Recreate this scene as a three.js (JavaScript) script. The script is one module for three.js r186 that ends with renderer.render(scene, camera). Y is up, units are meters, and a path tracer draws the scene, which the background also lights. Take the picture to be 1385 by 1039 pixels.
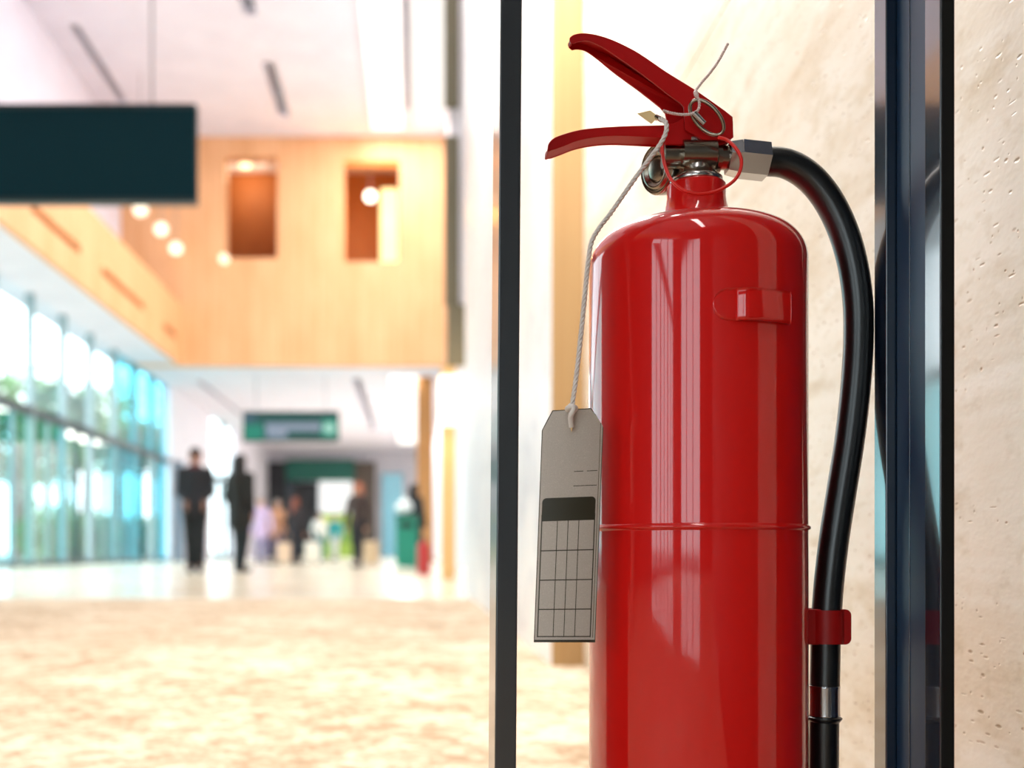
import * as THREE from 'three';
import { RoundedBoxGeometry } from 'three/addons/geometries/RoundedBoxGeometry.js';
import { mergeGeometries, mergeVertices } from 'three/addons/utils/BufferGeometryUtils.js';
import { MarchingCubes } from 'three/addons/objects/MarchingCubes.js';
import { RectAreaLightUniformsLib } from 'three/addons/lights/RectAreaLightUniformsLib.js';

// ---------------------------------------------------------------- camera, sky, large lights, exposure
const W = 1385, H = 1039, F = 1500, CX = 560, CY = 745, EYE = 0.32;
const scene = new THREE.Scene();
const camera = new THREE.PerspectiveCamera(2 * Math.atan(H / 2 / F) * 180 / Math.PI, W / H, 0.05, 400);
camera.position.set(0, EYE, 0);
camera.lookAt(0, EYE, -1);
camera.setViewOffset(W, H, W / 2 - CX, H / 2 - CY, W, H);      // level camera with a shifted lens: uprights stay upright
camera.focus = 0.77;
camera.userData.fStop = 4.6;
camera.updateProjectionMatrix();

scene.background = new THREE.Color(0.93, 1.0, 1.06);             // bright overcast sky
scene.backgroundIntensity = 5;

const renderer = new THREE.WebGLRenderer({ antialias: true });
renderer.toneMapping = THREE.LinearToneMapping;
renderer.toneMappingExposure = 1.05;
renderer.shadowMap.enabled = true;
RectAreaLightUniformsLib.init();

function areaLight(name, w, h, [x, y, z], [tx, ty, tz], color, intensity, parent = scene) {
  const l = new THREE.RectAreaLight(color, intensity, w, h);
  l.name = name; l.position.set(x, y, z); parent.add(l);
  l.lookAt(tx, ty, tz);
  return l;
}
const TROUGH_UP = 16, TROUGH_LOW = 14, ADDED_WASH = 175;                            // radiance of the light troughs and the added wall washers
const WARM = new THREE.Color(1.0, 0.96, 0.9);

// ---------------------------------------------------------------- helpers
let seed = 12345;
const rnd = () => { seed = (seed * 1664525 + 1013904223) >>> 0; return seed / 4294967296; };
const rr = (a, b) => a + (b - a) * rnd();
const V = (x, y, z) => new THREE.Vector3(x, y, z);
const at = (px, py, d) => V((px - CX) * d / F, EYE + (CY - py) * d / F, -d);   // where a sighted point stands at depth d
const used = {};
function numbered(n) { const k = used[n] = (used[n] ?? -1) + 1; return k ? n + '_' + String(k).padStart(3, '0') : n; }
function shadows(o) { o.castShadow = true; o.receiveShadow = true; return o; }
function tag(o, label, category, group, kind) {
  if (label) o.userData.label = label;
  if (category) o.userData.category = category;
  if (group) o.userData.group = group;
  if (kind) o.userData.kind = kind;
  return o;
}
function thing(name, label, category, pos = [0, 0, 0], group) {
  const o = new THREE.Group(); o.name = numbered(name); o.position.set(...pos); scene.add(o);
  return tag(o, label, category, group);
}
function part(name, geo, mat, parent, label) {
  const m = shadows(new THREE.Mesh(geo, mat)); m.name = name; parent.add(m);
  if (label) m.userData.label = label;
  return m;
}
function struct(name, geo, mat, label, category) {
  const m = shadows(new THREE.Mesh(geo, mat)); m.name = name; scene.add(m);
  return tag(m, label, category, null, 'structure');
}
function metreUV(g) {                                            // uv in metres from the face's direction
  const p = g.attributes.position, n = g.attributes.normal, uv = new Float32Array(p.count * 2);
  for (let i = 0; i < p.count; i++) {
    const ax = Math.abs(n.getX(i)), ay = Math.abs(n.getY(i)), az = Math.abs(n.getZ(i));
    let u, v;
    if (ax >= ay && ax >= az) { u = p.getZ(i); v = p.getY(i); } else if (ay >= az) { u = p.getX(i); v = p.getZ(i); } else { u = p.getX(i); v = p.getY(i); }
    uv[2 * i] = u; uv[2 * i + 1] = v;
  }
  g.setAttribute('uv', new THREE.BufferAttribute(uv, 2));
  return g;
}
function bx(x0, x1, y0, y1, z0, z1) {
  const g = new THREE.BoxGeometry(Math.abs(x1 - x0), Math.abs(y1 - y0), Math.abs(z1 - z0));
  g.translate((x0 + x1) / 2, (y0 + y1) / 2, (z0 + z1) / 2);
  return metreUV(g);
}
function rbx(x0, x1, y0, y1, z0, z1, r = 0.002, s = 3) {
  const g = new RoundedBoxGeometry(Math.abs(x1 - x0), Math.abs(y1 - y0), Math.abs(z1 - z0), s, r);
  g.translate((x0 + x1) / 2, (y0 + y1) / 2, (z0 + z1) / 2);
  return g;
}
const merge = (list) => mergeGeometries(list.map((g) => { const h = g.index ? g.toNonIndexed() : g; for (const k of Object.keys(h.attributes)) if (!['position', 'normal', 'uv'].includes(k)) h.deleteAttribute(k); return h; }));
function tube(points, r, segs = 80, rad = 12, closed = false) {
  return new THREE.TubeGeometry(new THREE.CatmullRomCurve3(points, closed, 'centripetal'), segs, r, rad, closed);
}
function cyl(a, b, r0, r1 = r0, n = 32, open = false) {           // a cylinder from a to b
  const d = b.clone().sub(a), g = new THREE.CylinderGeometry(r1, r0, d.length(), n, 1, open);
  g.translate(0, d.length() / 2, 0);
  g.applyQuaternion(new THREE.Quaternion().setFromUnitVectors(V(0, 1, 0), d.clone().normalize()));
  g.translate(a.x, a.y, a.z);
  return g;
}
function mat(color, roughness = 0.6, o = {}) {
  return new THREE.MeshPhysicalMaterial({ color: new THREE.Color(color), roughness, metalness: 0, ...o });
}

// tileable value noise
function makeNoise(s) {
  const h = (x, y) => { let n = Math.imul(x, 374761393) + Math.imul(y, 668265263) + Math.imul(s, 1274126177); n = Math.imul(n ^ (n >>> 13), 1274126177); return ((n ^ (n >>> 16)) >>> 0) / 4294967296; };
  const sm = (t) => t * t * (3 - 2 * t);
  const one = (x, y, px, py) => {
    const ix = Math.floor(x), iy = Math.floor(y), fx = sm(x - ix), fy = sm(y - iy), m = (a, p) => ((a % p) + p) % p;
    const a = h(m(ix, px), m(iy, py)), b = h(m(ix + 1, px), m(iy, py)), c = h(m(ix, px), m(iy + 1, py)), d = h(m(ix + 1, px), m(iy + 1, py));
    return (a + (b - a) * fx) * (1 - fy) + (c + (d - c) * fx) * fy;
  };
  return (u, v, fx, fy, oct = 4, gain = 0.5) => { let s2 = 0, a = 1, t = 0; for (let i = 0; i < oct; i++) { s2 += a * one(u * fx + i * 7, v * fy + i * 13, fx, fy); t += a; a *= gain; fx *= 2; fy *= 2; } return s2 / t; };
}
function dataTex(w, h, fn, srgb = true) {
  const d = new Uint8Array(w * h * 4);
  for (let y = 0; y < h; y++) for (let x = 0; x < w; x++) {
    const c = fn(x / w, y / h, x, y), i = (y * w + x) * 4;
    d[i] = Math.max(0, Math.min(255, c[0])); d[i + 1] = Math.max(0, Math.min(255, c[1])); d[i + 2] = Math.max(0, Math.min(255, c[2])); d[i + 3] = 255;
  }
  const t = new THREE.DataTexture(d, w, h); t.wrapS = t.wrapT = THREE.RepeatWrapping; t.magFilter = THREE.LinearFilter; t.needsUpdate = true;
  if (srgb) t.colorSpace = THREE.SRGBColorSpace;
  return t;
}
function rep(t, metresU, metresV = metresU) { const c = t.clone(); c.repeat.set(1 / metresU, 1 / metresV); c.needsUpdate = true; return c; }
const mix3 = (a, b, t) => [a[0] + (b[0] - a[0]) * t, a[1] + (b[1] - a[1]) * t, a[2] + (b[2] - a[2]) * t];
const clamp = (x, a = 0, b = 1) => Math.max(a, Math.min(b, x));

// ---------------------------------------------------------------- textures
const n1 = makeNoise(1), n2 = makeNoise(2), n3 = makeNoise(3), n4 = makeNoise(4);
const pits = [];
for (let i = 0; i < 2200; i++) pits.push([rnd(), rnd(), Math.pow(rnd(), 2.2) * 0.0055 + 0.0009, rr(0.0005, 0.0016), rr(0.25, 1)]);
const TS = 1536, pitMap = new Float32Array(TS * TS);
for (const [u, v, a, b, k] of pits) {
  if (n4(u, v, 5, 9, 2) < 0.42) continue;                       // pits gather in bands
  const x0 = Math.round(u * TS), y0 = Math.round(v * TS), ra = Math.ceil(a * TS), rb = Math.ceil(b * TS) + 1;
  for (let y = -rb; y <= rb; y++) for (let x = -ra; x <= ra; x++) {
    const wob = 0.6 + 0.8 * n3((x0 + x) / TS, (y0 + y) / TS, 180, 180, 1), q = (x / (a * TS)) ** 2 + (y / (b * TS)) ** 2;
    if (q < wob) { const i = ((y0 + y + TS) % TS) * TS + ((x0 + x + TS) % TS); pitMap[i] = Math.max(pitMap[i], k * (1 - q / wob * 0.5)); }
  }
}
const travTex = dataTex(TS, TS, (u, v, x, y) => {
  const cloud = n1(u, v, 3, 7, 5), strata = n2(u, v + 0.035 * n3(u, v, 3, 3, 3), 3, 46, 4), fine = n3(u, v, 150, 260, 2);
  let c = mix3([243, 236, 226], [226, 211, 190], clamp((strata - 0.36) * 1.5 * (0.5 + cloud)));
  c = mix3(c, [214, 190, 158], clamp((cloud - 0.55) * 2.6) * 0.6);
  c = mix3(c, [194, 168, 130], clamp((n4(u, v, 14, 30, 4) - 0.57) * 4) * 0.45);
  c = mix3(c, [188, 164, 132], clamp((n2(u, v, 60, 110, 3) - 0.6) * 4) * 0.25);
  c = mix3(c, [236, 226, 212], fine * 0.35);
  return mix3(c, [150, 120, 88], clamp(pitMap[y * TS + x]) * 0.8);
});
const travBump = dataTex(TS, TS, (u, v, x, y) => { const h = 200 - 190 * pitMap[y * TS + x] + 30 * (n3(u, v, 150, 260, 2) - 0.5); return [h, h, h]; }, false);
const carpetTex = dataTex(1024, 1024, (u, v) => {
  const a = n1(u, v, 9, 9, 4, 0.6), b = n2(u, v, 52, 40, 3, 0.7), c = n4(u, v, 210, 210, 2);
  const t = clamp((0.3 * a + 0.5 * b + 0.2 * c - 0.36) * 3.4);
  return mix3([219, 201, 178], [164, 136, 106], t);
});
const stoneTex = dataTex(512, 512, (u, v) => { const t = n2(u, v, 6, 6, 5); return mix3([244, 232, 212], [226, 208, 182], clamp((t - 0.35) * 2)); });
const plasterTex = dataTex(512, 512, (u, v) => { const t = n3(u, v, 10, 10, 5); return mix3([255, 255, 255], [240, 240, 242], t); });
const woodTex = dataTex(512, 512, (u, v) => { const t = n1(u, v, 40, 2, 4), s = n2(u, v, 5, 2, 3); return mix3([255, 238, 214], [226, 194, 156], clamp(t * 0.8 + (s - 0.5) * 0.6)); });
const marbleTex = dataTex(1024, 1024, (u, v) => {
  const w = n1(u, v, 4, 4, 5), vein = Math.abs(n2(u + 0.15 * w, v + 0.2 * w, 5, 5, 5) - 0.5);
  return mix3(mix3([250, 246, 246], [226, 224, 232], clamp((w - 0.4) * 1.8)), [196, 196, 208], clamp(1 - vein * 22) * 0.5);
});

// ---------------------------------------------------------------- materials
const M = {
  travertine: mat(0xffffff, 0.42, { map: rep(travTex, 0.9), bumpMap: rep(travBump, 0.9), bumpScale: 0.0012 }),
  marble: mat(0xffffff, 0.36, { map: rep(marbleTex, 3.2) }),
  joint: mat(0x8d8478, 0.9),
  carpet: mat(0xffffff, 0.9, { map: rep(carpetTex, 1.7) }),
  stone: mat(0xffffff, 0.2, { map: rep(stoneTex, 3) }),
  plaster: mat(0xf1eef5, 0.75, { map: rep(plasterTex, 4) }),
  ceiling: mat(0xf3f0fb, 0.8, { map: rep(plasterTex, 5) }),
  peach: mat(0xfbd4b4, 0.6, { map: rep(woodTex, 3) }),
  tan: mat(0xf0d8aa, 0.6, { map: rep(woodTex, 0.5, 1.5) }),
  brown: mat(0xb4773e, 0.6, { map: rep(woodTex, 1.2) }),
  walnut: mat(0x2e2018, 0.6, { map: rep(woodTex, 0.8, 2) }),  // unseen walls made this dark to cut bounce light on the extinguisher
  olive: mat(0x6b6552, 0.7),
  slate: mat(0x8f97a6, 0.6),
  mullion: mat(0x3a4a50, 0.4, { metalness: 0.5 }),
  mullionPale: mat(0x8fa3a6, 0.4, { metalness: 0.3 }),
  signTeal: mat(0x032a33, 0.8, { specularIntensity: 0.3 }),
  cable: mat(0x9a9aa0, 0.4, { metalness: 0.8 }),
  concrete: mat(0x7c8684, 0.9),
  red: mat(0xcb0a05, 0.5, { specularIntensity: 0.25, clearcoat: 1, clearcoatRoughness: 0.05 }),
  leverRed: mat(0xa80809, 0.5, { specularIntensity: 0.35 }),
  clipRed: mat(0x9c0b0b, 0.4, { specularIntensity: 0.6 }),
  loopRed: mat(0xd81d12, 0.35),
  steel: mat(0xb9b7b4, 0.2, { metalness: 1 }),
  brass: mat(0x8c8275, 0.25, { metalness: 1 }),
  chrome: mat(0xa9abb0, 0.16, { metalness: 1 }),
  rubber: mat(0x07090b, 0.33, { clearcoat: 0.25, clearcoatRoughness: 0.25 }),
  postBlack: mat(0x0f1d2e, 0.16, { clearcoat: 1, clearcoatRoughness: 0.06 }),  // black metal with a blue reflection put into its base colour
  postSeal: mat(0x050505, 0.55, { specularIntensity: 0.4 }),
  postSatin: mat(0x12304e, 0.4, { specularIntensity: 0.7 }),  // stronger navy stands for the blue reflected in the wide post
  postGrey: mat(0x2b2f33, 0.3, { clearcoat: 0.6, clearcoatRoughness: 0.12 }),
  cord: mat(0xd6cec8, 0.85),
  flag: mat(0xe3c58f, 0.7),
  tie: mat(0xd9c2bd, 0.6),
  glassClear: mat(0xf4fdfd, 0.0, { transmission: 1, thickness: 0, ior: 1.5 }),
  glassTeal: mat(0x62d2e2, 0.0, { transmission: 1, thickness: 0, ior: 1.5 }),
  glassPale: mat(0xa3e0e4, 0.0, { transmission: 1, thickness: 0, ior: 1.5 }),
  glassGreen: mat(0xbfe9de, 0.0, { transmission: 1, thickness: 0, ior: 1.5 }),
};

// ================================================================ THE SETTING
// plan (metres): x across the hall, z = -depth.  Near wall x = 0.466, glazed front x = -7.8, hall end z = -59
const XF = -7.8, LOW = 5.54, TOP = 11.9, ZA = -31, ZE = -59, XA = -6.5, XU = -8.2;
const floor = struct('floor', bx(XF - 0.2, 1.4, -0.2, 0, 12.3, ZE - 0.3), M.stone, 'pale polished stone floor of the far hall', 'floor');
const carpet = struct('floor_covering', bx(XF + 0.01, 0.46, 0, 0.004, 1.5, -7.3), M.carpet, 'mottled beige floor covering of the near hall', 'floor');

// near wall of travertine: backing, slabs with open joints, tan return where the next wall steps out
const nearWall = struct('wall_right', bx(0.472, 1.4, 0, TOP, -0.53, -3.05), M.joint, 'travertine wall beside the fire extinguisher', 'wall');
for (const [z0, z1] of [[-3.045, -0.53]]) {
  let y = 0;
  for (const y1 of [1.137, 2.274, 3.411, 4.548, 5.685, TOP]) { part('stone_slab', bx(0.466, 0.476, y + 0.002, y1 - 0.002, z0, z1), M.travertine, nearWall); y = y1; }
}
const farWall = struct('wall_right_far', bx(0.392, 1.4, 0, TOP, -3.052, -8.2), M.joint, 'pale polished marble wall stepping out past the travertine wall', 'wall');
for (const [z0, z1] of [[-3.054, -5.62], [-5.624, -8.2]]) {
  let y = 0;
  for (const y1 of [1.6, 3.2, 4.8, 6.4, TOP]) { part('stone_slab', bx(0.377, 0.395, y + 0.002, y1 - 0.002, z0, z1), M.marble, farWall); y = y1; }
}
struct('wall_right_rear', bx(0.472, 1.4, 0, TOP, 12, -0.528), M.walnut, 'unseen dark walnut wall behind the travertine, kept dark to shade the extinguisher', 'wall');  // unseen; dark wood chosen to deepen the shade on the cylinder
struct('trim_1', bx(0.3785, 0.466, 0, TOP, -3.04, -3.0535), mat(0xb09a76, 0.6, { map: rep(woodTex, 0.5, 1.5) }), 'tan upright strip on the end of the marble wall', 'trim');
struct('wall_right_end', bx(0.9, 1.4, 0, TOP, -8.2, ZE), M.plaster, 'plain white side wall of the far hall', 'wall');

// free tan pilaster with a sconce, dark olive panels above
const pil = struct('column_pilaster', rbx(0.31, 0.47, 0, 2.4, -12.5, -12.7, 0.01), M.tan, 'tan pilaster standing past the end of the marble wall', 'pilaster');
struct('trim_2', rbx(0.4, 0.6, 2.4, TOP - 0.01, -12.66, -12.78, 0.01), M.plaster, 'white upper shaft behind the olive panels', 'trim');
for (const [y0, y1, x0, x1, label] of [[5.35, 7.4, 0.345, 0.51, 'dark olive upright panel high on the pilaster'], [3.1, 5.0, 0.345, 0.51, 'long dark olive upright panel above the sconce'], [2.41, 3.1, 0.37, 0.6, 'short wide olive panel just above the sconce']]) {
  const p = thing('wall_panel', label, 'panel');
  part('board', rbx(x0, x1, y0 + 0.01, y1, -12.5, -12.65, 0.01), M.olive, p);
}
function lampMat(c, k) { return new THREE.MeshStandardMaterial({ color: 0x222222, emissive: new THREE.Color(c), emissiveIntensity: k, roughness: 0.6 }); }
{
  const s = thing('wall_sconce', 'glowing white sconce lamp on the tan pilaster', 'lamp', [0.385, 1.72, -12.42]);
  part('backplate', rbx(-0.06, 0.06, 0.05, 0.5, -0.08, -0.03, 0.01), M.tan, s);
  part('lamp_shade', rbx(-0.11, 0.11, 0, 0.56, -0.03, 0.09, 0.04), lampMat(0xfff1d8, 2.6), s);
  const l = new THREE.PointLight(0xffe2b8, 2.2); l.position.set(0, 0.28, 0.3); l.shadow.radius = 6; l.castShadow = true; l.name = 'sconce_lamp'; s.add(l);
}

// added wall washers, unseen above: lamp bars put in to whiten the walls
for (const [z, x, k, label] of [[-2.42, -0.02, ADDED_WASH, 'added unseen lamp bar on arms whitening the travertine wall'], [-5.6, -0.11, ADDED_WASH * 0.8, 'added unseen lamp bar on arms whitening the marble wall']]) {
  const s = thing('added_wash_bar', label, 'lamp', [x, 2.5 + (z < -3 ? 1.2 : 0), z]);
  const h = new THREE.Group(); h.name = 'head'; s.add(h);
  part('housing', rbx(-0.08, 0.08, 0.012, 0.07, -0.55, 0.55, 0.01), M.mullion, h);
  part('lamp_glass', bx(-0.06, 0.06, 0, 0.012, -0.52, 0.52), lampMat(0xfff4e6, 3), h);
  const a = new THREE.RectAreaLight(new THREE.Color(1, 0.98, 0.94), k, 0.12, 1.04); a.name = 'added_wash_light'; a.position.set(0, -0.006, 0); a.rotation.x = -Math.PI / 2; h.add(a);
  h.rotation.z = 0.32;
  for (const q of [-0.4, 0.4]) part('arm', cyl(V(0.0, 0.06, q), V(0.486, 0.16, q), 0.012), M.mullion, s);
}

// ceilings
const SLOTS = [                                                  // x, from depth, to depth, height, width: real gaps cut through the ceilings
  [-3.52, 20, 24, TOP, 0.3, 'recessed linear gap in the high ceiling'], [-3.46, 26.3, 29.6, TOP, 0.3, 'recessed linear gap of the high ceiling ending near the peach wall'],
  [-7.5, 24.4, 28.6, TOP, 0.22, 'recessed linear gap of the high ceiling above the gallery'], [-0.175, 17, 29.2, TOP, 0.1, 'thin recessed gap beside the light trough of the high ceiling'],
  [-1.75, 33.5, 48, LOW, 0.26, 'recessed linear gap in the low far ceiling beside the light trough'], [-6.6, 34, 46, LOW, 0.22, 'recessed linear gap in the low far ceiling along the glazed front']];
function slab(x0, x1, d0, d1, y, h) {
  const s = new THREE.Shape([[x0, d0], [x1, d0], [x1, d1], [x0, d1]].map(([a, b]) => new THREE.Vector2(a, b)));
  for (const [x, a, b, yy, w] of SLOTS) if (yy === y) s.holes.push(new THREE.Path([[x - w / 2, a], [x - w / 2, b], [x + w / 2, b], [x + w / 2, a]].map(([p, q]) => new THREE.Vector2(p, q))));
  return metreUV(new THREE.ExtrudeGeometry(s, { depth: h, bevelEnabled: false }).rotateX(-Math.PI / 2).translate(0, y, 0));
}
struct('ceiling', slab(XU, 1.4, -12.3, -ZA + 3.2, TOP, 0.3), M.ceiling, 'high white ceiling over the atrium', 'ceiling');
struct('ceiling_low_side', bx(XU - 0.2, XA - 0.1, LOW, LOW + 0.25, 12.3, ZA), M.ceiling, 'low white ceiling above the glazed front', 'ceiling');
struct('ceiling_low_end', slab(XF - 0.2, 1.4, -ZA + 0.1, -ZE + 0.3, LOW, 0.25), M.ceiling, 'low white ceiling of the far hall', 'ceiling');
// parapet band with vent slots, and the upper gallery behind it
const VENTS = [[6, 9], [11, 14.5], [18.8, 21.6], [23.1, 26.7], [28.8, 30.4]];
const bandShape = new THREE.Shape([[-12, LOW - 0.01], [-ZA, LOW - 0.01], [-ZA, 7.2], [-12, 7.2]].map(([a, b]) => new THREE.Vector2(a, b)));
for (const [a, b] of VENTS) bandShape.holes.push(new THREE.Path([[a, 6.08], [a, 6.26], [b, 6.26], [b, 6.08]].map(([p, q]) => new THREE.Vector2(p, q))));
const band = struct('wall_left_band', metreUV(new THREE.ExtrudeGeometry(bandShape, { depth: 0.15, bevelEnabled: false }).rotateY(Math.PI / 2).translate(XA - 0.15, 0, 0)), M.peach, 'peach gallery parapet running above the low ceiling', 'parapet');
for (const [a, b] of VENTS) part('vent_recess', merge([bx(XA - 0.5, XA - 0.48, 6.06, 6.28, -a, -b), bx(XA - 0.48, XA - 0.152, 6.262, 6.28, -a, -b), bx(XA - 0.48, XA - 0.152, 6.06, 6.078, -a, -b), bx(XA - 0.48, XA - 0.152, 6.06, 6.28, -a + 0.02, -a), bx(XA - 0.48, XA - 0.152, 6.06, 6.28, -b, -b - 0.02)]), M.peach, band);
struct('wall_left_gallery', bx(XU - 0.3, XU, LOW + 0.25, TOP, 12.3, ZA - 3), M.ceiling, 'white back wall of the upper gallery', 'wall');
// end wall of the atrium with two openings
{
  const s = new THREE.Shape([[XU, LOW - 0.012], [1.4, LOW - 0.012], [1.4, TOP], [XU, TOP]].map(([x, y]) => new THREE.Vector2(x, y)));
  for (const [x0, x1, y0, y1] of [[-5.27, -3.82, 8.5, 11.33], [-1.96, -0.41, 8.4, 11.23]]) s.holes.push(new THREE.Path([[x0, y0], [x0, y1], [x1, y1], [x1, y0]].map(([x, y]) => new THREE.Vector2(x, y))));
  const g = new THREE.ExtrudeGeometry(s, { depth: 0.5, bevelEnabled: false }); g.translate(0, 0, ZA - 0.5);
  struct('wall_end', metreUV(g), M.peach, 'peach end wall of the atrium with tall openings', 'wall');
  struct('wall_end_room', merge([bx(XU, 1.4, LOW + 0.25, TOP, ZA - 3, ZA - 3.2), bx(-3.2, -3.0, LOW + 0.25, TOP, ZA - 0.5, ZA - 3), bx(XU, 1.4, 8.1, 8.3, ZA - 0.5, ZA - 3)]), M.brown, 'brown room seen through the openings of the peach wall', 'wall');
}
{
  const s = thing('floor_lamp', 'tall glowing lamp column inside the opening of the peach wall', 'lamp', [-0.72, 8.3, ZA - 1.2]);
  part('base', new THREE.CylinderGeometry(0.3, 0.32, 0.08, 24).translate(0, 0.04, 0), M.brown, s);
  part('lamp_shade', rbx(-0.26, 0.26, 0.08, 2.5, -0.2, 0.2, 0.08), lampMat(0xffe09a, 2.2), s);
  const l = new THREE.PointLight(0xffb85a, 9); l.position.set(-0.1, 1.6, 0.6); l.shadow.radius = 12; l.castShadow = true; l.name = 'column_lamp'; s.add(l);
  const b = thing('globe_lamp', 'small round lamp hanging inside the peach wall opening', 'lamp', [-1.25, 10.45, ZA - 0.7]);
  part('globe', new THREE.SphereGeometry(0.16, 24, 16), lampMat(0xfff2d8, 5), b);
  part('cord', cyl(V(0, 0.16, 0), V(0, 1.2, 0), 0.012, 0.012, 8), M.cable, b);
}
{
  const s = thing('added_ceiling_lamp', 'added round warm lamp brightening the brown room', 'lamp', [-5.0, TOP - 0.12, ZA - 1.9]);  // lamp put in to brighten the dark opening
  part('lamp_glass', new THREE.SphereGeometry(0.2, 20, 12).scale(1, 0.5, 1), lampMat(0xffdca8, 3), s);
  part('ring', new THREE.TorusGeometry(0.21, 0.03, 8, 24).rotateX(Math.PI / 2), M.cable, s);
  const l = new THREE.PointLight(0xffd9ac, 5); l.position.set(0, -0.25, 0); l.shadow.radius = 8; l.castShadow = true; l.name = 'added_room_light'; s.add(l);
}
for (const [px, py, d] of [[190, 283, 26.8], [218, 310, 28.9], [238, 336, 30.5]]) {
  const p = at(px, py, d), b = thing('pendant_lamp', 'small globe lamp hanging over the peach gallery parapet', 'lamp', [p.x, p.y, p.z], 'pendant globes along the gallery');
  part('globe', new THREE.SphereGeometry(0.17, 20, 14), lampMat(0xffedd2, 2.2), b);
  part('cord', cyl(V(0, 0.16, 0), V(0, TOP - p.y, 0), 0.01, 0.01, 8), M.cable, b);
}
{
  const p = at(303, 350, 30.95), b = thing('spot_lamp', 'small glowing lamp below the brown opening of the peach wall', 'lamp', [p.x, p.y, p.z]);
  part('globe', new THREE.SphereGeometry(0.14, 20, 14), lampMat(0xffe9c8, 2), b);
}

// light troughs: glowing diffuser and an area light of the same size just below
function trough(label, x0, x1, z0, z1, y, k, color, seen) {
  const t = thing('ceiling_light', label, 'ceiling light', [(x0 + x1) / 2, y, (z0 + z1) / 2]);
  const w = x1 - x0, l = Math.abs(z1 - z0);
  part('diffuser', bx(-w / 2, w / 2, -0.03, 0, -l / 2, l / 2), lampMat(color, seen), t);
  part('frame', merge([bx(-w / 2 - 0.04, -w / 2, -0.05, 0, -l / 2, l / 2), bx(w / 2, w / 2 + 0.04, -0.05, 0, -l / 2, l / 2)]), M.plaster, t);
  const a = new THREE.RectAreaLight(color, k, w, l); a.name = 'trough_lamp'; a.position.set(0, -0.06, 0); a.rotation.x = -Math.PI / 2; t.add(a);
}
trough('long glowing light trough in the high ceiling', -1.15, -0.3, -4, -30.4, TOP, TROUGH_UP, WARM, 1.6);
trough('added unseen light trough behind the camera brightening the extinguisher front', -1.15, -0.3, 9, 1.5, TOP, TROUGH_UP * 1.1, WARM, 1.6);  // added out of view to light the front of the extinguisher
trough('dim glow panel standing in for the lit high ceiling beside the trough', -0.05, 0.8, -9, -30.4, TOP, TROUGH_UP * 0.4, WARM, 1.0);  // glow stands in for plain ceiling lit by the neighbouring trough
trough('glowing light trough in the low far ceiling', -0.75, 0.15, -33, -54, LOW, TROUGH_LOW, WARM, 1.6);
// the channels above the ceiling gaps
for (const [x, d0, d1, y, w, label] of SLOTS) {
  const s = thing('ceiling_slot', label, 'ceiling slot', [x, y, 0]), h = 0.75;
  part('channel', merge([bx(-w / 2 - 0.02, -w / 2 - 0.002, 0.26, h, -d0, -d1), bx(w / 2 + 0.002, w / 2 + 0.02, 0.26, h, -d0, -d1), bx(-w / 2 - 0.02, w / 2 + 0.02, h, h + 0.02, -d0, -d1), bx(-w / 2, w / 2, 0.26, h, -d0 + 0.02, -d0), bx(-w / 2, w / 2, 0.26, h, -d1, -d1 - 0.02)]), M.plaster, s);
  part('edge', merge([bx(-w / 2 - 0.03, -w / 2, -0.012, -0.001, -d0, -d1), bx(w / 2, w / 2 + 0.03, -0.012, -0.001, -d0, -d1)]), M.plaster, s);
}
{
  const p = at(512, 549, 38), b = thing('downlight', 'round bluish white downlight in the low far ceiling', 'lamp', [p.x, LOW, p.z]);
  part('lamp_glass', new THREE.CylinderGeometry(0.2, 0.2, 0.04, 24).translate(0, -0.02, 0), lampMat(0xdfe9ff, 3), b);
  part('ring', new THREE.TorusGeometry(0.21, 0.025, 8, 24).rotateX(Math.PI / 2).translate(0, -0.02, 0), M.plaster, b);
}

// glazed front: each bay is a window with its own panes, mullions and transom
let wn = 0;
const paneX = (y0, y1, z0, z1) => new THREE.PlaneGeometry(Math.abs(z1 - z0), y1 - y0).rotateY(Math.PI / 2).translate(XF, (y0 + y1) / 2, (z0 + z1) / 2);
function bay(z0, z1, glass, top = LOW, wide = true) {
  const w = struct('window_' + (++wn), bx(XF - 0.06, XF + 0.06, 0, 0.1, z0, z1), M.mullion, wn < 4 ? 'glazed bay facing the open air' : 'tall glazed bay with a dark transom', 'window');
  const mid = (z0 + z1) / 2;
  part('pane', paneX(0.1, 3.06, z0, mid), glass[0], w);
  part('pane', paneX(0.1, 3.06, mid, z1), glass[1], w);
  part('pane', paneX(3.24, top, z0, z1), glass[2], w);
  part('transom', bx(XF - 0.08, XF + 0.08, 3.06, 3.24, z0, z1), M.mullion, w);
  part('mullion', bx(XF - 0.09, XF + 0.09, 0, top, z0 + 0.04, z0 - 0.04), M.mullionPale, w);
  part('mullion', bx(XF - 0.05, XF + 0.05, 0.1, 3.06, mid + 0.03, mid - 0.03), wn % 3 ? M.mullionPale : M.mullion, w);
}
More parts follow.
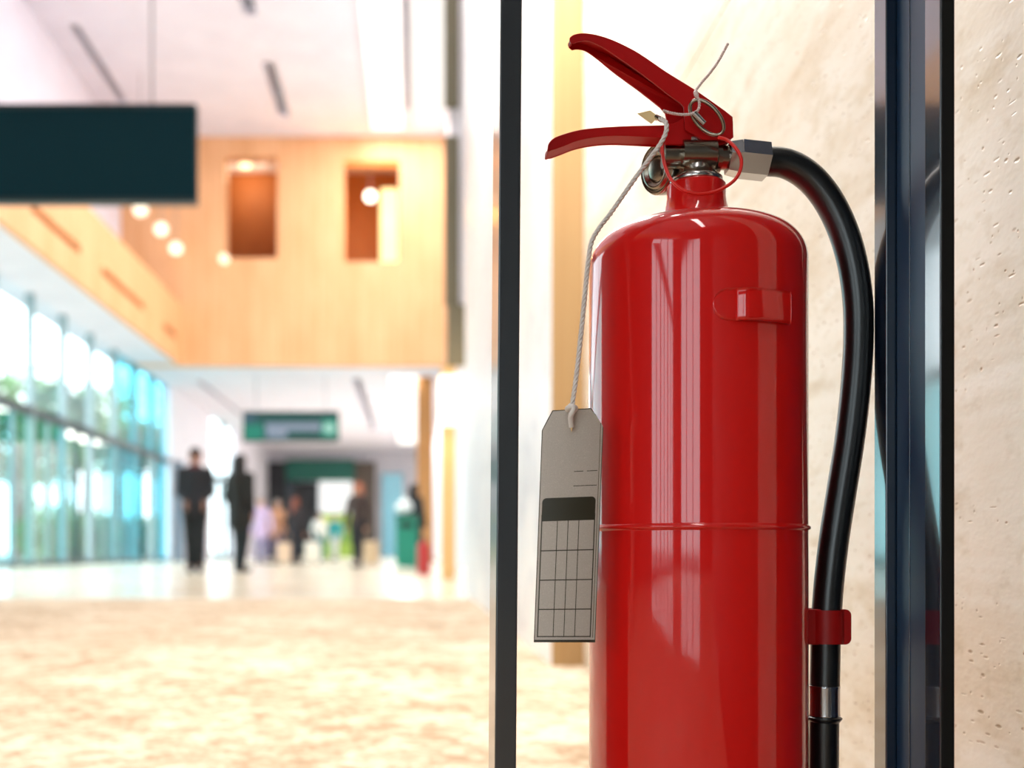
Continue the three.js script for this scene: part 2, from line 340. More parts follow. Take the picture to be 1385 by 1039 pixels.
// single faces make panes: a thin sheet passes light once
M.glassPale.side = M.glassClear.side = M.glassTeal.side = M.glassGreen.side = THREE.DoubleSide;
const C = M.glassClear, T = M.glassTeal, G = M.glassGreen, L = M.glassPale;
const bays = 13, b0 = -8, bw = (35 - 8) / bays;
for (let i = 0; i < bays; i++) {
  const kinds = [[G, L, C], [L, G, C], [G, L, C], [L, C, C], [G, L, C]];
  bay(b0 - i * bw, b0 - (i + 1) * bw, i >= 10 ? (i === 11 ? [T, C, T] : [T, T, T]) : kinds[i % 5]);
}
bay(-42, -45, [C, C, C]); bay(-45, -48, [C, C, C]);
for (let i = 0; i < 3; i++) bay(9.7 - i * 1.967, 9.7 - (i + 1) * 1.967, [C, C, C]);
struct('wall_left', bx(XF - 0.2, XF, 0, LOW, 3.8, -8), M.walnut, 'unseen dark walnut wall between the glazed bays, kept dark to cut bounce light', 'wall');  // unseen; darkened to take light off the left of the cylinder
struct('wall_left_rear', bx(XF - 0.2, XF, 0, LOW, 12.3, 9.7), M.walnut, 'short unseen dark walnut wall at the rear corner, kept dark to cut bounce light', 'wall');
struct('wall_left_middle', bx(XF - 0.2, XF + 0.1, 0, LOW, -35.05, -42), M.plaster, 'white wall past the teal glazing', 'wall');
struct('wall_left_end', bx(XF - 0.2, XF + 0.1, 0, LOW, -48, ZE), M.plaster, 'white wall at the far end of the glazed front', 'wall');
for (const [z, w, which] of [[-35.6, 0.5, 'widest slate grey upright board right beside the teal glazing'], [-37.6, 0.35, 'slate grey upright board between the widest and narrowest boards'], [-39.6, 0.3, 'narrowest slate grey upright board beside the bright bays']]) {
  const p = tag(thing('slate_post', null, null, [XF + 0.25, 0, z]), which, 'post', 'slate boards');
  part('board', rbx(-0.14, 0.14, 0, 3.2, -w / 2, w / 2, 0.02), M.slate, p);
}
// rear wall, behind the camera, with a tall glazed doorway
struct('wall_rear', merge([bx(XF - 0.2, -7.1, 0, TOP, 12, 12.3), bx(-2.2, 1.4, 0, TOP, 12, 12.3), bx(-7.1, -2.2, 4.3, TOP, 12, 12.3), bx(XU, XF - 0.2, LOW, TOP, 12, 12.3)]), M.walnut, 'unseen dark walnut wall at the rear of the hall, kept dark to cut bounce light', 'wall');
{
  const w = struct('window_' + (++wn), merge([bx(-7.1, -2.2, 4.2, 4.3, 11.95, 12.1), bx(-7.1, -2.2, 0, 0.08, 11.95, 12.1)]), M.mullion, 'tall glazed doorway in the rear wall', 'window');
  for (let i = 0; i < 3; i++) {
    part('pane', new THREE.PlaneGeometry(1.633, 4.12).rotateY(Math.PI).translate(-7.1 + (i + 0.5) * 1.633, 2.14, 12.02), C, w);
    part('mullion', bx(-7.15 + i * 1.633, -7.05 + i * 1.633, 0, 4.3, 11.95, 12.1), M.mullion, w);
  }
}
// far end wall with shop front
struct('wall_back', bx(XF - 0.2, 1.4, 0, LOW, ZE, ZE - 0.3), M.plaster, 'white wall at the far end of the hall', 'wall');
const far = (px) => (px - CX) * 58.5 / F;
{
  const shop = thing('shop_front', 'dark shop front with a green header at the far end of the hall', 'shop front', [0, 0, -58.5]);
  const dark = mat(0x10151c, 0.4), green = mat(0x0c5f52, 0.5), taupe = mat(0x5b5046, 0.6), blue = mat(0x8fd3ea, 0.25), frame = mat(0x394650, 0.5);
  const block = (name, a, b, y0, y1, z, m, l) => part(name, rbx(far(a), far(b), y0, y1, z - 0.15, z, 0.02), m, shop, l);
  block('panel', 354, 387, 0, 5.0, 0.1, dark, 'black panel');
  block('panel', 387, 398, 0, 4.6, 0.05, frame);
  block('panel', 398, 430, 0, 3.9, 0.1, dark, 'black panel');
  block('header', 388, 480, 4.0, 5.1, 0.35, green, 'green header board');
  block('panel', 480, 508, 0, 5.0, 0.15, taupe, 'brown grey panel');
  block('panel', 517, 545, 0, 4.4, 0.1, blue, 'pale blue panel');
  // the lit display between the panels: white above, a green meadow picture below
  const cv = document.createElement('canvas'); cv.width = 128; cv.height = 256; const c = cv.getContext('2d');
  c.fillStyle = '#e9eef0'; c.fillRect(0, 0, 128, 256); c.fillStyle = '#8fae4a'; c.fillRect(0, 110, 128, 146); c.fillStyle = '#6f9440'; c.fillRect(0, 150, 128, 60); c.fillStyle = '#b9c36a'; c.fillRect(20, 125, 60, 22);
  const t = new THREE.CanvasTexture(cv); t.colorSpace = THREE.SRGBColorSpace;
  part('display_screen', new THREE.BoxGeometry(far(478) - far(430), 4, 0.08).translate((far(478) + far(430)) / 2, 2, 0.05), new THREE.MeshStandardMaterial({ map: t, emissiveMap: t, emissive: 0xffffff, emissiveIntensity: 0.55, roughness: 0.5 }), shop, 'pale lit display with a green meadow');
  part('display_frame', merge([bx(far(430) - 0.06, far(430) + 0.04, 0, 4, -0.05, 0.15), bx(far(478) - 0.04, far(478) + 0.06, 0, 4, -0.05, 0.15)]), frame, shop);
}
{
  const p = thing('wood_column', 'brown wooden column under the low far ceiling', 'column', [0.33, 0, -33.5]);
  part('shaft', rbx(-0.25, 0.25, 0.12, LOW, -0.25, 0.25, 0.03), mat(0xc99a68, 0.6, { map: rep(woodTex, 1) }), p);
  part('plinth', rbx(-0.29, 0.29, 0, 0.12, -0.29, 0.29, 0.02), M.brown, p);
}

// outdoors, seen through the glazing
struct('ground', bx(-120, XF - 0.2, -0.3, -0.02, 60, -140), M.concrete, 'pale paving outside the glazed front', 'ground');
const leafMats = [mat(0x4c7f58, 0.8), mat(0x6f9a63, 0.8), mat(0x3f7568, 0.8)];
const barkMat = mat(0x5b5048, 0.9);
const leafGeos = [0, 1, 2].map((k) => {
  const pos = [], q = V(0, 0, 0), e = new THREE.Euler(), a = V(0, 0, 0);
  for (let i = 0; i < 900; i++) {
    const th = rr(0, 6.283), ph = Math.acos(rr(-1, 1)), r = 0.35 + 0.65 * Math.cbrt(rnd()), lump = 1 + 0.25 * Math.sin(3 * th + k) * Math.sin(2 * ph);
    q.set(Math.sin(ph) * Math.cos(th), Math.cos(ph), Math.sin(ph) * Math.sin(th)).multiplyScalar(r * lump);
    e.set(rr(0, 6.28), rr(0, 6.28), rr(0, 6.28));
    for (const [x, y] of [[-1, 0], [0, -0.5], [1, 0], [-1, 0], [1, 0], [0, 0.5]]) { a.set(x * 0.13, y * 0.13, 0).applyEuler(e).add(q); pos.push(a.x, a.y, a.z); }
  }
  const g = new THREE.BufferGeometry(); g.setAttribute('position', new THREE.Float32BufferAttribute(pos, 3)); g.computeVertexNormals();
  return g;
});
[[20, 600, 38, 1.5], [60, 612, 43, 1.5], [86, 560, 50, 1.7], [112, 600, 56, 1.6], [138, 560, 60, 1.9], [160, 610, 66, 1.7], [190, 600, 72, 1.9], [30, 545, 56, 2.2], [208, 610, 82, 2.2], [95, 585, 74, 2.6]].forEach(([px, py, d, r], i) => {
  const p = at(px, py, d), t = thing('tree', 'leafy green tree standing outside the glazed front', 'tree', [p.x, -0.02, p.z], 'trees outside the glazed front');
  part('trunk', cyl(V(0, 0, 0), V(0.1, p.y, 0), 0.16, 0.08, 10), barkMat, t);
  const c = part('crown', leafGeos[i % 3], leafMats[i % 3], t); c.scale.set(r, r * 0.85, r); c.position.set(0.05, p.y, 0); c.userData.kind = 'stuff';
});

[[12, 695, 36, 1.0], [40, 700, 40, 1.0], [66, 690, 44, 1.1], [92, 702, 48, 1.0], [116, 694, 53, 1.1], [140, 700, 57, 1.1], [162, 696, 62, 1.2], [184, 700, 68, 1.2], [204, 700, 75, 1.3]].forEach(([px, py, d, r], i) => {
  const p = at(px, py, d), t = thing('shrub', 'low rounded green shrub growing outside the glazed front', 'shrub', [p.x + 1.4, -0.02, p.z], 'shrubs outside the glazed front');
  const c = part('leaves', leafGeos[(i + 1) % 3], leafMats[(i + 1) % 3], t); c.scale.set(r * 1.1, r * 0.95, r * 1.1); c.position.y = r * 0.9; c.userData.kind = 'stuff';
  part('stem', cyl(V(0, 0, 0), V(0, r * 0.9, 0), 0.06, 0.03, 8), barkMat, t);
});

// ================================================================ SIGNS
function sign(label, x0, x1, y0, y1, d, face, ceilY) {
  const s = thing('hanging_sign', label, 'sign', [(x0 + x1) / 2, y0, -d]);
  const w = x1 - x0, h = y1 - y0;
  part('board', rbx(-w / 2, w / 2, 0, h, -0.12, 0, 0.012), M.signTeal, s);
  if (face) { const g = new THREE.PlaneGeometry(w * 0.985, h * 0.95); g.translate(0, h / 2, 0.003); part('printed_face', g, face, s); }
  for (const k of [-0.36, 0.36]) part('cable', cyl(V(k * w, h, -0.06), V(k * w, ceilY - y0, -0.06), 0.012, 0.012, 8), M.cable, s);
  part('edge_trim', merge([bx(-w / 2, w / 2, h - 0.03, h + 0.012, -0.125, 0.008), bx(-w / 2, w / 2, -0.012, 0.03, -0.125, 0.008)]), mat(0x10252b, 0.4), s);
}
sign('large plain dark teal sign board hanging in the atrium', -5.1, -2.045, 3.6, 4.5, 10.4, null, TOP);
{
  const cv = document.createElement('canvas'); cv.width = 512; cv.height = 160; const c = cv.getContext('2d');
  c.fillStyle = '#064a48'; c.fillRect(0, 0, 512, 160);
  c.fillStyle = '#0b7d68'; c.fillRect(6, 70, 100, 84); c.fillStyle = '#3d5a6a'; c.fillRect(4, 8, 60, 50);
  c.fillStyle = '#8d93a8'; c.fillRect(120, 62, 300, 40); c.fillRect(125, 104, 110, 40);
  c.fillStyle = '#0a8a72'; c.fillRect(424, 40, 84, 100);
  c.fillStyle = '#a7d5cb'; c.beginPath(); c.arc(464, 90, 30, 0, 7); c.fill();
  const t = new THREE.CanvasTexture(cv); t.colorSpace = THREE.SRGBColorSpace;
  sign('green sign with pale blocks hanging over the far crowd', -5.1, -2.24, 3.58, 4.46, 33, mat(0xffffff, 0.5, { map: t }), LOW);
}

// ================================================================ PEOPLE
function sdCapsule(p, a, b, ra, rb) {
  const bax = b[0] - a[0], bay_ = b[1] - a[1], baz = b[2] - a[2], pax = p[0] - a[0], pay = p[1] - a[1], paz = p[2] - a[2];
  const h = clamp((pax * bax + pay * bay_ + paz * baz) / Math.max(1e-9, bax * bax + bay_ * bay_ + baz * baz));
  return Math.hypot(pax - bax * h, pay - bay_ * h, paz - baz * h) - (ra + (rb - ra) * h);
}
const smin = (a, b, k) => { const h = clamp(0.5 + 0.5 * (b - a) / k); return b + (a - b) * h - k * h * (1 - h); };
function blob(bones, k, lo, hi, res = 52) {                       // one continuous surface around tapered bones
  const mc = new MarchingCubes(res, M.cord, false, false, 60000);
  mc.isolation = 0;
  const hs = res / 2, size = [0, 1, 2].map((i) => (hi[i] - lo[i]) / 2), mid = [0, 1, 2].map((i) => (hi[i] + lo[i]) / 2);
  const f = (p) => { let d = 1e9; for (const [a, b, ra, rb, flat = 1] of bones) { const q = flat === 1 ? p : [p[0], p[1], (p[2] - a[2]) / flat + a[2]]; d = smin(d, sdCapsule(q, a, b, ra, rb), k); } return d; };
  for (let z = 0; z < res; z++) for (let y = 0; y < res; y++) for (let x = 0; x < res; x++) {
    mc.field[z * res * res + y * res + x] = -f([mid[0] + (x - hs) / hs * size[0], mid[1] + (y - hs) / hs * size[1], mid[2] + (z - hs) / hs * size[2]]);
  }
  mc.update();
  const n = mc.count, pos = new Float32Array(n * 3);
  for (let i = 0; i < n; i++) for (let j = 0; j < 3; j++) pos[i * 3 + j] = mid[j] + mc.positionArray[i * 3 + j] * size[j];
  let g = new THREE.BufferGeometry(); g.setAttribute('position', new THREE.BufferAttribute(pos, 3));
  g = mergeVertices(g, 1e-4);
  const P = g.attributes.position, N = new Float32Array(P.count * 3), e = 0.004;
  for (let i = 0; i < P.count; i++) {
    const p = [P.getX(i), P.getY(i), P.getZ(i)], v = [0, 1, 2].map((j) => { const a = [...p], b = [...p]; a[j] += e; b[j] -= e; return f(a) - f(b); }), l = Math.hypot(...v) || 1;
    for (let j = 0; j < 3; j++) N[i * 3 + j] = v[j] / l;
  }
  g.setAttribute('normal', new THREE.BufferAttribute(N, 3));
  return g;
}
function person(o) {                                              // built 1.75 m tall, facing +z, then scaled and turned
  const t = thing('person', o.label, 'person', o.pos, o.group);
  const s = o.height / 1.75; t.scale.setScalar(s); t.rotation.y = o.turn ?? 0;
  const st = o.stride ?? 0.03, gap = o.gap ?? 0.09, el = o.elbow ?? 0.3, hand = o.hand ?? [0.27, 0.8, 0.06];
  const hip = (k) => [k * 0.09, 0.92, 0], knee = (k) => [k * gap, 0.5, k * st + 0.03], ank = (k) => [k * gap, 0.09, k * st * 2 - 0.02], toe = (k) => [k * gap * 1.15, 0.04, k * st * 2 + 0.15];
  const sho = (k) => [k * 0.185, 1.42, 0], elb = (k) => [k * el, 1.13, -0.03], wri = (k) => [k * hand[0], hand[1] + 0.05, hand[2]], tip = (k) => [k * (hand[0] - 0.01), hand[1] - 0.1, hand[2] + 0.02];
  const limbs = [];
  for (const k of [-1, 1]) {
    limbs.push([hip(k), knee(k), 0.085, 0.058], [knee(k), ank(k), 0.056, 0.038], [ank(k), toe(k), 0.042, 0.034]);
    limbs.push([sho(k), elb(k), 0.052, 0.042], [elb(k), wri(k), 0.04, 0.028], [wri(k), tip(k), 0.03, 0.018, 0.7], [wri(k), [k * (hand[0] - 0.02), hand[1] - 0.03, hand[2] + 0.06], 0.018, 0.012]);
  }
  const torso = [[[0, 0.94, 0], [0, 1.15, 0], 0.145, 0.125, 0.75], [[0, 1.15, 0], [0, 1.36, 0], 0.13, 0.15, 0.72], [[-0.12, 1.4, 0], [0.12, 1.4, 0], 0.07, 0.07]];
  const head = [[[0, 1.42, -0.01], [0, 1.53, 0.01], 0.058, 0.052], [[0, 1.585, 0.03], [0, 1.65, 0.0], 0.068, 0.092], [[0, 1.6, 0.1], [0, 1.63, 0.095], 0.014, 0.008], [[-0.09, 1.61, 0], [-0.092, 1.64, -0.005], 0.014, 0.014], [[0.09, 1.61, 0], [0.092, 1.64, -0.005], 0.014, 0.014]];
  part('body', blob([...limbs, ...torso, ...head], 0.025, [-0.5, -0.02, -0.3], [0.5, 1.79, 0.3], 64), mat(o.skin ?? 0xc58f72, 0.6), t);
  const coatLen = o.coatLen ?? 0.86, cw = o.coatWide ?? 0.16;
  const coat = [[[0, coatLen + 0.1, 0], [0, 1.15, 0], cw, 0.145, 0.8], [[0, 1.15, 0], [0, 1.36, 0], 0.148, 0.17, 0.76], [[-0.13, 1.4, 0], [0.13, 1.4, 0], 0.085, 0.085]];
  for (const k of [-1, 1]) coat.push([sho(k), elb(k), 0.072, 0.058], [elb(k), wri(k), 0.057, 0.044]);
  part(o.top ?? 'jacket', blob(coat, 0.03, [-0.5, coatLen - 0.14, -0.3], [0.5, 1.55, 0.3], 50), mat(o.coat, 0.8), t);
  const legs = [];
  for (const k of [-1, 1]) legs.push([hip(k), knee(k), 0.105, 0.078], [knee(k), [ank(k)[0], 0.1, ank(k)[2]], 0.078, 0.066]);
  part('trousers', blob(legs, 0.03, [-0.4, 0.02, -0.3], [0.4, 1.06, 0.3], 50), mat(o.trousers, 0.85), t);
  const sh = [];
  for (const k of [-1, 1]) sh.push([[ank(k)[0], 0.05, ank(k)[2] - 0.03], toe(k), 0.052, 0.045]);
  part('shoes', blob(sh, 0.01, [-0.35, -0.02, -0.3], [0.35, 0.16, 0.35], 36), mat(o.shoes ?? 0x14110f, 0.5), t);
  const hair = [[[0, 1.67, -0.025], [0, 1.69, 0.01], 0.098, 0.085]];
  if (o.longHair) hair.push([[0, 1.64, -0.05], [0, 1.4, -0.09], 0.09, 0.075], [[-0.075, 1.62, -0.01], [-0.09, 1.42, -0.02], 0.035, 0.03], [[0.075, 1.62, -0.01], [0.09, 1.42, -0.02], 0.035, 0.03]);
  else hair.push([[0, 1.64, -0.05], [0, 1.58, -0.055], 0.075, 0.06]);
  part('hair', blob(hair, 0.03, [-0.2, 1.3, -0.25], [0.2, 1.82, 0.2], 36), mat(o.hair, 0.7), t);
  const eye = mat(0x1a1412, 0.3), lip = mat(0x9a5148, 0.6);
  for (const k of [-1, 1]) part('eye', new THREE.SphereGeometry(0.011, 10, 8).translate(k * 0.033, 1.635, 0.086), eye, t);
  part('mouth', new THREE.SphereGeometry(0.01, 10, 8).scale(2.2, 0.6, 0.6).translate(0, 1.565, 0.094), lip, t);
  if (o.scarf) part('scarf', new THREE.TorusGeometry(0.075, 0.028, 10, 20).rotateX(Math.PI / 2).translate(0, 1.49, 0.01), mat(o.scarf, 0.8), t);
  return t;
}
const stand = (px, d) => [(px - CX) * d / F, 0.001, -d];
person({ label: 'man in a black suit with a dark red collar facing the camera', pos: stand(264, 16), height: 1.79, coat: 0x11121a, trousers: 0x07070b, hair: 0x0d0b0b, skin: 0x9a6a58, scarf: 0x5a1a20, gap: 0.065, elbow: 0.215, hand: [0.13, 0.98, 0.12], coatLen: 0.84, coatWide: 0.19, turn: 0.15 });
person({ label: 'woman with long dark hair in a long black coat', pos: stand(325, 16.6), height: 1.75, coat: 0x15130f, trousers: 0x0b1216, hair: 0x120d0b, skin: 0x9a6a58, longHair: true, top: 'coat', coatLen: 0.68, coatWide: 0.2, gap: 0.075, turn: 2.6, elbow: 0.225, hand: [0.2, 0.86, 0.05] });
person({ label: 'person in a pale lilac coat standing in the far crowd', pos: stand(353, 27), height: 1.6, coat: 0xc9b2d6, trousers: 0x8b83a4, hair: 0x8c7a76, coatLen: 0.7, coatWide: 0.2, turn: 0.4 });
person({ label: 'person in a tan orange jacket standing in the far crowd', pos: stand(375, 27.5), height: 1.56, coat: 0xc48e6c, trousers: 0x6d5a72, hair: 0x9a8a84, coatLen: 0.75, coatWide: 0.19, turn: -0.5 });
person({ label: 'person with auburn hair in a dark coat standing in the far crowd', pos: stand(400, 27), height: 1.6, coat: 0x2b2428, trousers: 0x1a1a22, hair: 0x7a4030, skin: 0xb5745a, longHair: true, coatLen: 0.7, turn: 2.5, stride: 0.08 });
person({ label: 'person with red hair in a dark brown jacket before the shop front', pos: stand(484, 22), height: 1.66, coat: 0x3a2a26, trousers: 0x17161b, hair: 0xa85a3c, skin: 0xc08a70, longHair: true, turn: -0.6, stride: 0.06, elbow: 0.31 });
person({ label: 'person in a black hooded coat standing behind the green bin', pos: stand(561, 21.5), height: 1.6, coat: 0x17181a, trousers: 0x14282a, hair: 0x15110f, longHair: true, turn: 2.2 });
person({ label: 'person in a white top and teal trousers far down the hall', pos: stand(432, 36), height: 1.55, coat: 0xe8e4de, trousers: 0x2f7f86, hair: 0x2b2320, turn: 0.6 });
person({ label: 'person in a teal top and pale trousers far down the hall', pos: stand(453, 37), height: 1.5, coat: 0x2f9aa0, trousers: 0xd9d6cf, hair: 0x3b2b22, turn: -0.4 });

// bags and bins far down the hall
function suitcase(px, d, w, h, color, label) {
  const s = thing('suitcase', label, 'suitcase', stand(px, d)), m = mat(color, 0.45), k = mat(0x333333, 0.5);
  part('shell', rbx(-w / 2, w / 2, 0.06, h, -w * 0.3, w * 0.3, w * 0.12, 4), m, s);
  part('handle', tube([V(-w * 0.25, h, 0), V(-w * 0.25, h + 0.22, 0), V(w * 0.25, h + 0.22, 0), V(w * 0.25, h, 0)], 0.012, 30, 8), k, s);
  for (const a of [-1, 1]) for (const b of [-1, 1]) part('wheel', cyl(V(a * w * 0.36 - 0.015, 0.031, b * w * 0.2), V(a * w * 0.36 + 0.015, 0.031, b * w * 0.2), 0.03), k, s);
}
suitcase(423, 26, 0.36, 0.52, 0xe5ddd0, 'cream suitcase beside the person with auburn hair');
suitcase(384, 25, 0.3, 0.5, 0xd9b9a0, 'pinkish suitcase beside the person in the tan orange jacket');
suitcase(502, 21.6, 0.3, 0.5, 0xcdb08f, 'tan suitcase beside the person with red hair');
{
  const b = thing('litter_bin', 'green litter bin at the foot of the wooden column', 'bin', stand(550, 20));
  const m = mat(0x0f7f68, 0.45);
  part('body', rbx(-0.19, 0.19, 0.02, 0.9, -0.19, 0.19, 0.03), m, b);
  part('lid', rbx(-0.21, 0.21, 0.9, 0.97, -0.21, 0.21, 0.03), mat(0x0a5a4a, 0.45), b);
  part('opening', rbx(-0.12, 0.12, 0.72, 0.82, 0.185, 0.195, 0.004), mat(0x0a0f0f, 0.7), b);
  const w = thing('paper_bag', 'crumpled white bag lying on the green bin', 'bag', [b.position.x - 0.04, 0.971, b.position.z]);
  const g = new THREE.IcosahedronGeometry(0.16, 3), p = g.attributes.position;
  for (let i = 0; i < p.count; i++) { const x = p.getX(i), y = p.getY(i), z = p.getZ(i), k = 1 + 0.12 * Math.sin(23 * x + 9 * y) * Math.cos(19 * z - 7 * y); p.setXYZ(i, x * k, y * k * 0.8 + 0.145, z * k); }
  g.computeVertexNormals();
  part('sack', g, mat(0xe6ecec, 0.7), w);
  part('knot', new THREE.ConeGeometry(0.05, 0.1, 10).rotateX(Math.PI).translate(0, 0.3, 0), mat(0xe6ecec, 0.7), w);
  const c = thing('red_canister', 'small red canister standing on the floor beside the green bin', 'canister', stand(573, 15.2));
  part('cylinder', new THREE.LatheGeometry([[0, 0], [0.085, 0], [0.09, 0.01], [0.09, 0.36], [0.08, 0.41], [0.04, 0.44], [0.025, 0.45], [0, 0.45]].map(([r, y]) => new THREE.Vector2(r, y)), 32), mat(0xb3201c, 0.35), c);
  part('valve', merge([cyl(V(0, 0.45, 0), V(0, 0.49, 0), 0.02), rbx(-0.08, 0.03, 0.49, 0.51, -0.012, 0.012, 0.004)]), mat(0x2a1514, 0.4), c);
}

// ================================================================ EXTINGUISHER STAND
{
  const s = thing('extinguisher_stand', 'glossy black metal stand with upright posts around the fire extinguisher', 'stand', [0.2, 0.004, -0.78]);
  const px = (x, d) => (x - CX) * d / F - 0.2;
  part('base', rbx(-0.16, 0.19, 0, 0.05, -0.14, 0.1, 0.006), M.postBlack, s);
  // slim post
  const xl = px(681, 0.75), g = rbx(-0.0073, 0.0073, 0.05, 1.1, -0.062, 0, 0.0012);
  const post = part('post', g, M.postGrey, s, 'slim dark post'); post.position.set(xl, 0, 0.03); post.rotation.z = -0.0077;
  // wide post: rear leaf, ribs and front leaf
  const wide = part('post', rbx(0.3302 - 0.2, 0.375 - 0.2, 0.05, 1.1, 0.004 - 0.02, 0.004, 0.001), M.postBlack, s, 'wide stepped glossy post');
  const X = (x) => x - 0.2;
  part('rib', rbx(X(0.3367), X(0.3375), 0.05, 1.1, 0.0255, 0.0262, 0.0003), M.postBlack, wide);
  part('core', rbx(X(0.3372), X(0.352), 0.05, 1.1, 0.005, 0.052, 0.0012), M.postSatin, wide);
  part('front_leaf', rbx(X(0.3352), X(0.3436), 0.05, 1.1, 0.052, 0.0735, 0.0008), M.postBlack, wide);
  part('seal_strip', rbx(X(0.3354), X(0.3435), 0.05, 1.1, 0.0737, 0.0755, 0.0006), M.postSeal, wide);
  part('top_rail', rbx(-0.16, 0.19, 1.1, 1.125, -0.04, 0.08, 0.004), M.postBlack, s);
}

// ================================================================ FIRE EXTINGUISHER
const EX = 0.2035, ED = 0.80, RAD = 0.0765;
const ext = thing('fire_extinguisher', 'large glossy red fire extinguisher with a black hose standing in the black stand', 'fire extinguisher', [EX, 0.054, -ED]);
const E = (px, py, d) => at(px, py, d).sub(ext.position);          // sighted point in the extinguisher's own axes
{
  const oy = -0.054;
  const prof = [[0, 0.056], [0.066, 0.056], [0.073, 0.06], [0.0765, 0.07], [0.0765, 0.3335], [0.0768, 0.3342], [0.0781, 0.3352], [0.0781, 0.3368], [0.0768, 0.3378], [0.0765, 0.3385]];
  for (let i = 0; i <= 32; i++) { const a = i / 32 * Math.PI / 2; prof.push([0.0765 - 0.044 * (1 - Math.pow(Math.max(0, Math.cos(a)), 0.7)), 0.524 + 0.0295 * Math.sin(a)]); }
  prof.push([0.0297, 0.5546], [0.0268, 0.5568], [0.0244, 0.5602], [0.0226, 0.5645], [0.0214, 0.5695], [0.0208, 0.574], [0.0208, 0.5826], [0.02, 0.5838], [0.017, 0.584]);
  const g = new THREE.LatheGeometry(prof.map(([r, y]) => new THREE.Vector2(r, y + oy)), 128);
  part('cylinder', g, M.red, ext);
  // collar and valve
  const y = (v) => v + oy;
  const collar = new THREE.LatheGeometry([[0.012, 0.5836], [0.0178, 0.584], [0.0187, 0.5856], [0.0184, 0.588], [0.015, 0.5905], [0.0122, 0.594], [0.0112, 0.602], [0.0112, 0.615], [0.009, 0.617]].map(([r, v]) => new THREE.Vector2(r, y(v))), 48);
  part('valve_body', collar, M.steel, ext, 'steel valve body');
  const c0 = E(897, 212, 0.8), c1 = E(990, 214, 0.8);
  part('outlet', merge([cyl(c0, c1, 0.0085, 0.0085), cyl(c1.clone().add(V(-0.012, 0, 0)), c1.clone().add(V(-0.009, 0, 0)), 0.0105), cyl(V(-0.012, c0.y, 0.006), V(0.012, c0.y, 0.006), 0.0095)]), M.brass, ext, 'dull steel cross pipe');
  const nut = merge([cyl(E(984, 214, 0.8), E(1000, 215, 0.8), 0.0118, 0.0135, 6), cyl(E(1000, 215, 0.8), E(1037, 219, 0.8), 0.0138, 0.0138, 6)]); nut.computeVertexNormals();
  part('hex_nut', nut, M.chrome, ext, 'bright hexagonal nut');
  // pressure gauge turned towards the slim post
  const gp = new THREE.LatheGeometry([[0, -0.008], [0.0145, -0.008], [0.0185, -0.004], [0.0185, 0.002], [0.0172, 0.0045], [0.0165, 0.003], [0.0145, 0.003], [0.0138, 0.0055], [0.0115, 0.0055], [0.0108, 0.003], [0.008, 0.003], [0.0074, 0.005], [0, 0.005]].map(([r, v]) => new THREE.Vector2(r, v)), 48);
  gp.applyQuaternion(new THREE.Quaternion().setFromUnitVectors(V(0, 1, 0), V(-0.86, -0.12, 0.42).normalize()));
  const gc = E(893, 229, 0.822); gp.translate(gc.x, gc.y, gc.z);
  part('pressure_gauge', gp, M.brass, ext, 'round gauge with stepped rings');
}
// channel-shaped lever and handle from sheet metal
const flat = (pts, d) => pts.map(([x, y]) => { const p = E(x, y, d); return new THREE.Vector2(p.x, p.y); });
function plate(pts, d, zc, thick) { const g = new THREE.ExtrudeGeometry(new THREE.Shape(flat(pts, d)), { depth: thick, bevelEnabled: true, bevelThickness: 0.0003, bevelSize: 0.0003, bevelSegments: 1, curveSegments: 6 }); g.translate(0, 0, zc - thick / 2); return g; }
function ribbon(pts, d, thick, z0, z1) {
  const c = new THREE.CatmullRomCurve3(flat(pts, d).map((p) => V(p.x, p.y, 0)), false, 'centripetal').getPoints(60);
  const back = c.map((p, i) => { const a = c[Math.max(0, i - 1)], b = c[Math.min(c.length - 1, i + 1)], t = b.clone().sub(a).normalize(); return new THREE.Vector2(p.x + t.y * thick, p.y - t.x * thick); });
  const g = new THREE.ExtrudeGeometry(new THREE.Shape([...c.map((p) => new THREE.Vector2(p.x, p.y)), ...back.reverse()]), { depth: z1 - z0, bevelEnabled: false }); g.translate(0, 0, z0);
  return g;
}
const smooth = (pts) => new THREE.CatmullRomCurve3(pts.map(([x, y]) => V(x, y, 0)), false, 'centripetal').getPoints(pts.length * 5).map((p) => [p.x, p.y]);
